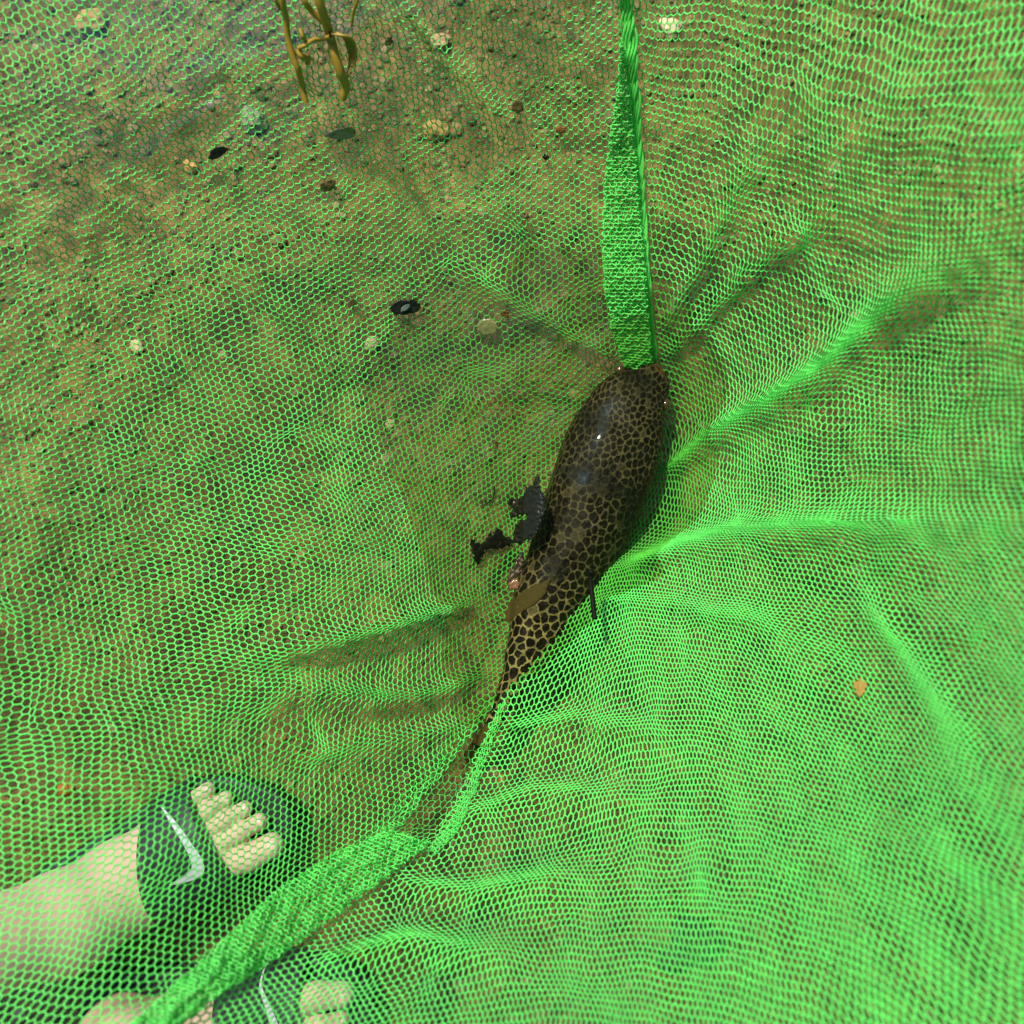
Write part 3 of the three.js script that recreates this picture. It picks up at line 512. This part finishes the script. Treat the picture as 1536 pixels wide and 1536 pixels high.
{
  const parts = [];
  for (const f of feet) {
    const k = f.local(f.knee), ank = [.06, .080, 0], at = (t) => [0, 1, 2].map((i) => lerp(ank[i], k[i] - (i === 1 ? SOLE : 0), t)), shin = [[...at(0), .036, ...at(.16), .034], [...at(.16), .034, ...at(.35), .047]];
    const sdf = (x, y, z) => { let d = footSDF(x, y, z); for (const b of shin) d = smin(d, capsule(x, y, z, b), .03); return y > .175 ? Math.max(d, y - .18) : d; };
    const g = surfaceNet(sdf, [-.12, -.012, -.12], [.262, .19, .12], .003), p = g.attributes.position, n = g.attributes.normal; for (let i = 0; i < p.count; i++) { const q = f.world(p.getX(i), p.getY(i) + SOLE, p.getZ(i)); p.setXYZ(i, q.x, q.y, q.z); const m = V().addScaledVector(f.fwd, n.getX(i)).addScaledVector(f.right, n.getZ(i) * f.m).add(V(0, n.getY(i), 0)); n.setXYZ(i, m.x, m.y, m.z); } if (f.m < 0) { const a = g.index.array; for (let i = 0; i < a.length; i += 3) { const t = a[i]; a[i] = a[i + 1]; a[i + 1] = t; } } parts.push(g); }
  const hip = [V(-.80, .90, .42), V(-.78, .90, .60)], bones = [];
  feet.forEach((f, k) => { const a = f.world(.055, .085 + SOLE, 0), m = a.clone().lerp(f.knee, .35), B = (p, r, q, s) => bones.push([p.x, p.y, p.z, r, q.x, q.y, q.z, s]); const back = V(-.02, 0, .0); B(a, .035, a.clone().lerp(f.knee, .16), .034); B(a.clone().lerp(f.knee, .16), .034, m.add(back), .05); B(m, .05, a.clone().lerp(f.knee, .68).add(back), .057); B(a.clone().lerp(f.knee, .68).add(back), .055, f.knee, .055); B(f.knee, .056, hip[k], .085); });
  bones.push([-.79, .94, .45, .10, -.79, .94, .57, .10]);
  parts.push(surfaceNet((x, y, z) => { let d = 9; for (const b of bones) d = smin(d, capsule(x, y, z, b), .035); return d; }, [-.95, .255, .22], [-.25, 1.08, .80], .010));
  const skinTex = tex(256, 256, () => { const k = .94 + .1 * R(); return [k, k, k]; });
  const uvd = (g) => { const p = g.attributes.position, u = []; for (let i = 0; i < p.count; i++) u.push(p.getX(i) * 6 + p.getY(i) * 3, p.getZ(i) * 6); g.setAttribute('uv', new THREE.Float32BufferAttribute(u, 2)); return g; };
  mesh('body', mergeGeometries(parts.map(uvd)), new THREE.MeshPhysicalMaterial({ color: lin(.60, .435, .30), map: skinTex, roughness: .7, specularIntensity: .5 }), person);
  const nail = new THREE.SphereGeometry(1, 14, 10), nailMat = new THREE.MeshPhysicalMaterial({ color: lin(.66, .46, .36), roughness: .3, clearcoat: .4 });
  for (const f of feet) for (const c of toeBones) { const b = c[1], r = b[7], o = mesh('toenail', nail, nailMat, person); o.position.copy(f.world(b[4] + r * .15, b[5] + SOLE + r * .62, b[6])); o.scale.set(r * .62, r * .42, r * .60); o.rotation.y = f.head; }
  const sb = [[...feet[0].knee.clone().lerp(hip[0], .25).toArray(), .10, ...hip[0].toArray(), .125], [...feet[1].knee.clone().lerp(hip[1], .25).toArray(), .10, ...hip[1].toArray(), .125], [-.79, .96, .45, .135, -.79, .96, .57, .135]];
  mesh('shorts', surfaceNet((x, y, z) => { let d = 9; for (const b of sb) d = smin(d, capsule(x, y, z, b), .03); return d + .004 * n3(x * 14, y * 8, z * 14); }, [-1.0, .45, .2], [-.4, 1.12, .85], .014), new THREE.MeshStandardMaterial({ color: lin(.02, .022, .028), roughness: .9 }), person);
}
const rubber = new THREE.MeshPhysicalMaterial({ color: lin(.012, .013, .014), roughness: .55 });
const whiteInk = new THREE.MeshStandardMaterial({ color: lin(.50, .52, .52), roughness: .6 });
const strapHalf = (x) => lerp(.056, .062, smooth(.10, .19, x)), strapTop = (x) => lerp(.122, .064, smooth(.085, .205, x));
const strapY = (x, z) => SOLE * .4 + strapTop(x) * Math.pow(Math.max(0, 1 - Math.pow(Math.abs(z) / strapHalf(x), 2.4)), .5);
const swooshes = [
  { out: [[243, 1207], [266, 1236], [288, 1266], [303, 1289], [306, 1307], [290, 1320], [254, 1329]], inn: [[242, 1208], [257, 1238], [274, 1266], [285, 1288], [287, 1302], [277, 1313], [254, 1327]] },
  { out: [[384, 1462], [398, 1492], [411, 1522], [421, 1552], [418, 1572], [404, 1584], [374, 1592]], inn: [[383, 1463], [392, 1494], [401, 1524], [407, 1551], [406, 1566], [398, 1577], [374, 1590]] },
];
feet.forEach((f, k) => {
  const slide = new THREE.Group(); slide.name = numbered('slide_sandal'); scene.add(slide); slide.position.copy(f.O);
  tag(slide, k ? 'black slide sandal with white swoosh half hidden by the gathered net fold' : 'black slide sandal with a white curved swoosh fully visible on its strap', 'sandal');
  const loc = (x, y, z) => f.world(x, y, z).sub(f.O);
  const sh = new THREE.Shape(), half = [[-.016, 0], [-.010, .022], [.01, .037], [.05, .041], [.10, .042], [.15, .048], [.19, .052], [.225, .049], [.246, .039], [.259, .020], [.261, 0]], lo = [[.256, -.012], [.237, -.030], [.215, -.046], [.18, -.054], [.14, -.052], [.10, -.045], [.05, -.040], [.01, -.036], [-.010, -.022]];
  sh.moveTo(half[0][0], half[0][1]); sh.splineThru(half.slice(1).concat(lo).concat([half[0]]).map(([a, b]) => new THREE.Vector2(a, b)));
  const g = new THREE.ExtrudeGeometry(sh, { depth: SOLE - .008, bevelEnabled: true, bevelSize: .004, bevelThickness: .004, bevelSegments: 3, curveSegments: 6 }), p = g.attributes.position;
  for (let i = 0; i < p.count; i++) { const q = loc(p.getX(i), p.getZ(i) + .003, p.getY(i)); p.setXYZ(i, q.x, q.y, q.z); }
  g.computeVertexNormals(); mesh('sole', g, rubber, slide);
  const pos = [], idx = [], NA2 = 40, NW = 14, T = .006;
  for (let l = 0; l < 2; l++) for (let j = 0; j <= NW; j++) for (let i = 0; i <= NA2; i++) {
    const a = i / NA2 * Math.PI, w = j / NW, z0 = -Math.cos(a), x = lerp(lerp(.150, .127, (z0 + 1) / 2), lerp(.192, .205, (z0 + 1) / 2), w), hz = strapHalf(x) - l * T, top = strapTop(x) - l * T;
    const q = loc(x, SOLE * .4 + top * Math.pow(Math.sin(a), .8), z0 * hz); pos.push(q.x, q.y, q.z);
  }
  const n1 = NA2 + 1, off = (NW + 1) * n1;
  for (let j = 0; j < NW; j++) for (let i = 0; i < NA2; i++) { const a = j * n1 + i; idx.push(a, a + 1, a + n1, a + 1, a + n1 + 1, a + n1); const b = a + off; idx.push(b, b + n1, b + 1, b + 1, b + n1, b + n1 + 1); }
  for (let i = 0; i < NA2; i++) for (const j of [0, NW]) { const a = j * n1 + i; idx.push(a, a + off, a + 1, a + 1, a + off, a + off + 1); }
  mesh('strap', geo(pos, idx), rubber, slide);
  const sw = swooshes[k], sp = [], si = [], N = 40, co = new THREE.CatmullRomCurve3(sw.out.map(([x, y]) => V(x, y, 0))), ci = new THREE.CatmullRomCurve3(sw.inn.map(([x, y]) => V(x, y, 0)));
  for (let i = 0; i <= N; i++) for (let j = 0; j <= 4; j++) { const a = co.getPoint(i / N), b = ci.getPoint(i / N), X = lerp(a.x, b.x, j / 4), Y = lerp(a.y, b.y, j / 4); let d = H - f.O.y - .07, L; for (let it = 0; it < 6; it++) { L = f.local(pix(X, Y, d)); d = H - f.O.y - strapY(L[0], L[2]) - .0012; } L = f.local(pix(X, Y, d)); const ss = Math.sqrt(Math.max(0, 1 - (L[2] / strapHalf(L[0])) ** 2)); const q = loc(L[0], SOLE * .4 + strapTop(L[0]) * Math.pow(ss, .8) + .0014, L[2]); sp.push(q.x, q.y, q.z); }
  for (let i = 0; i < N; i++) for (let j = 0; j < 4; j++) { const a = i * 5 + j; si.push(a, a + 1, a + 5, a + 1, a + 6, a + 5); }
  mesh('swoosh_mark', geo(sp, si), whiteInk, slide);
});

renderer.render(scene, camera);
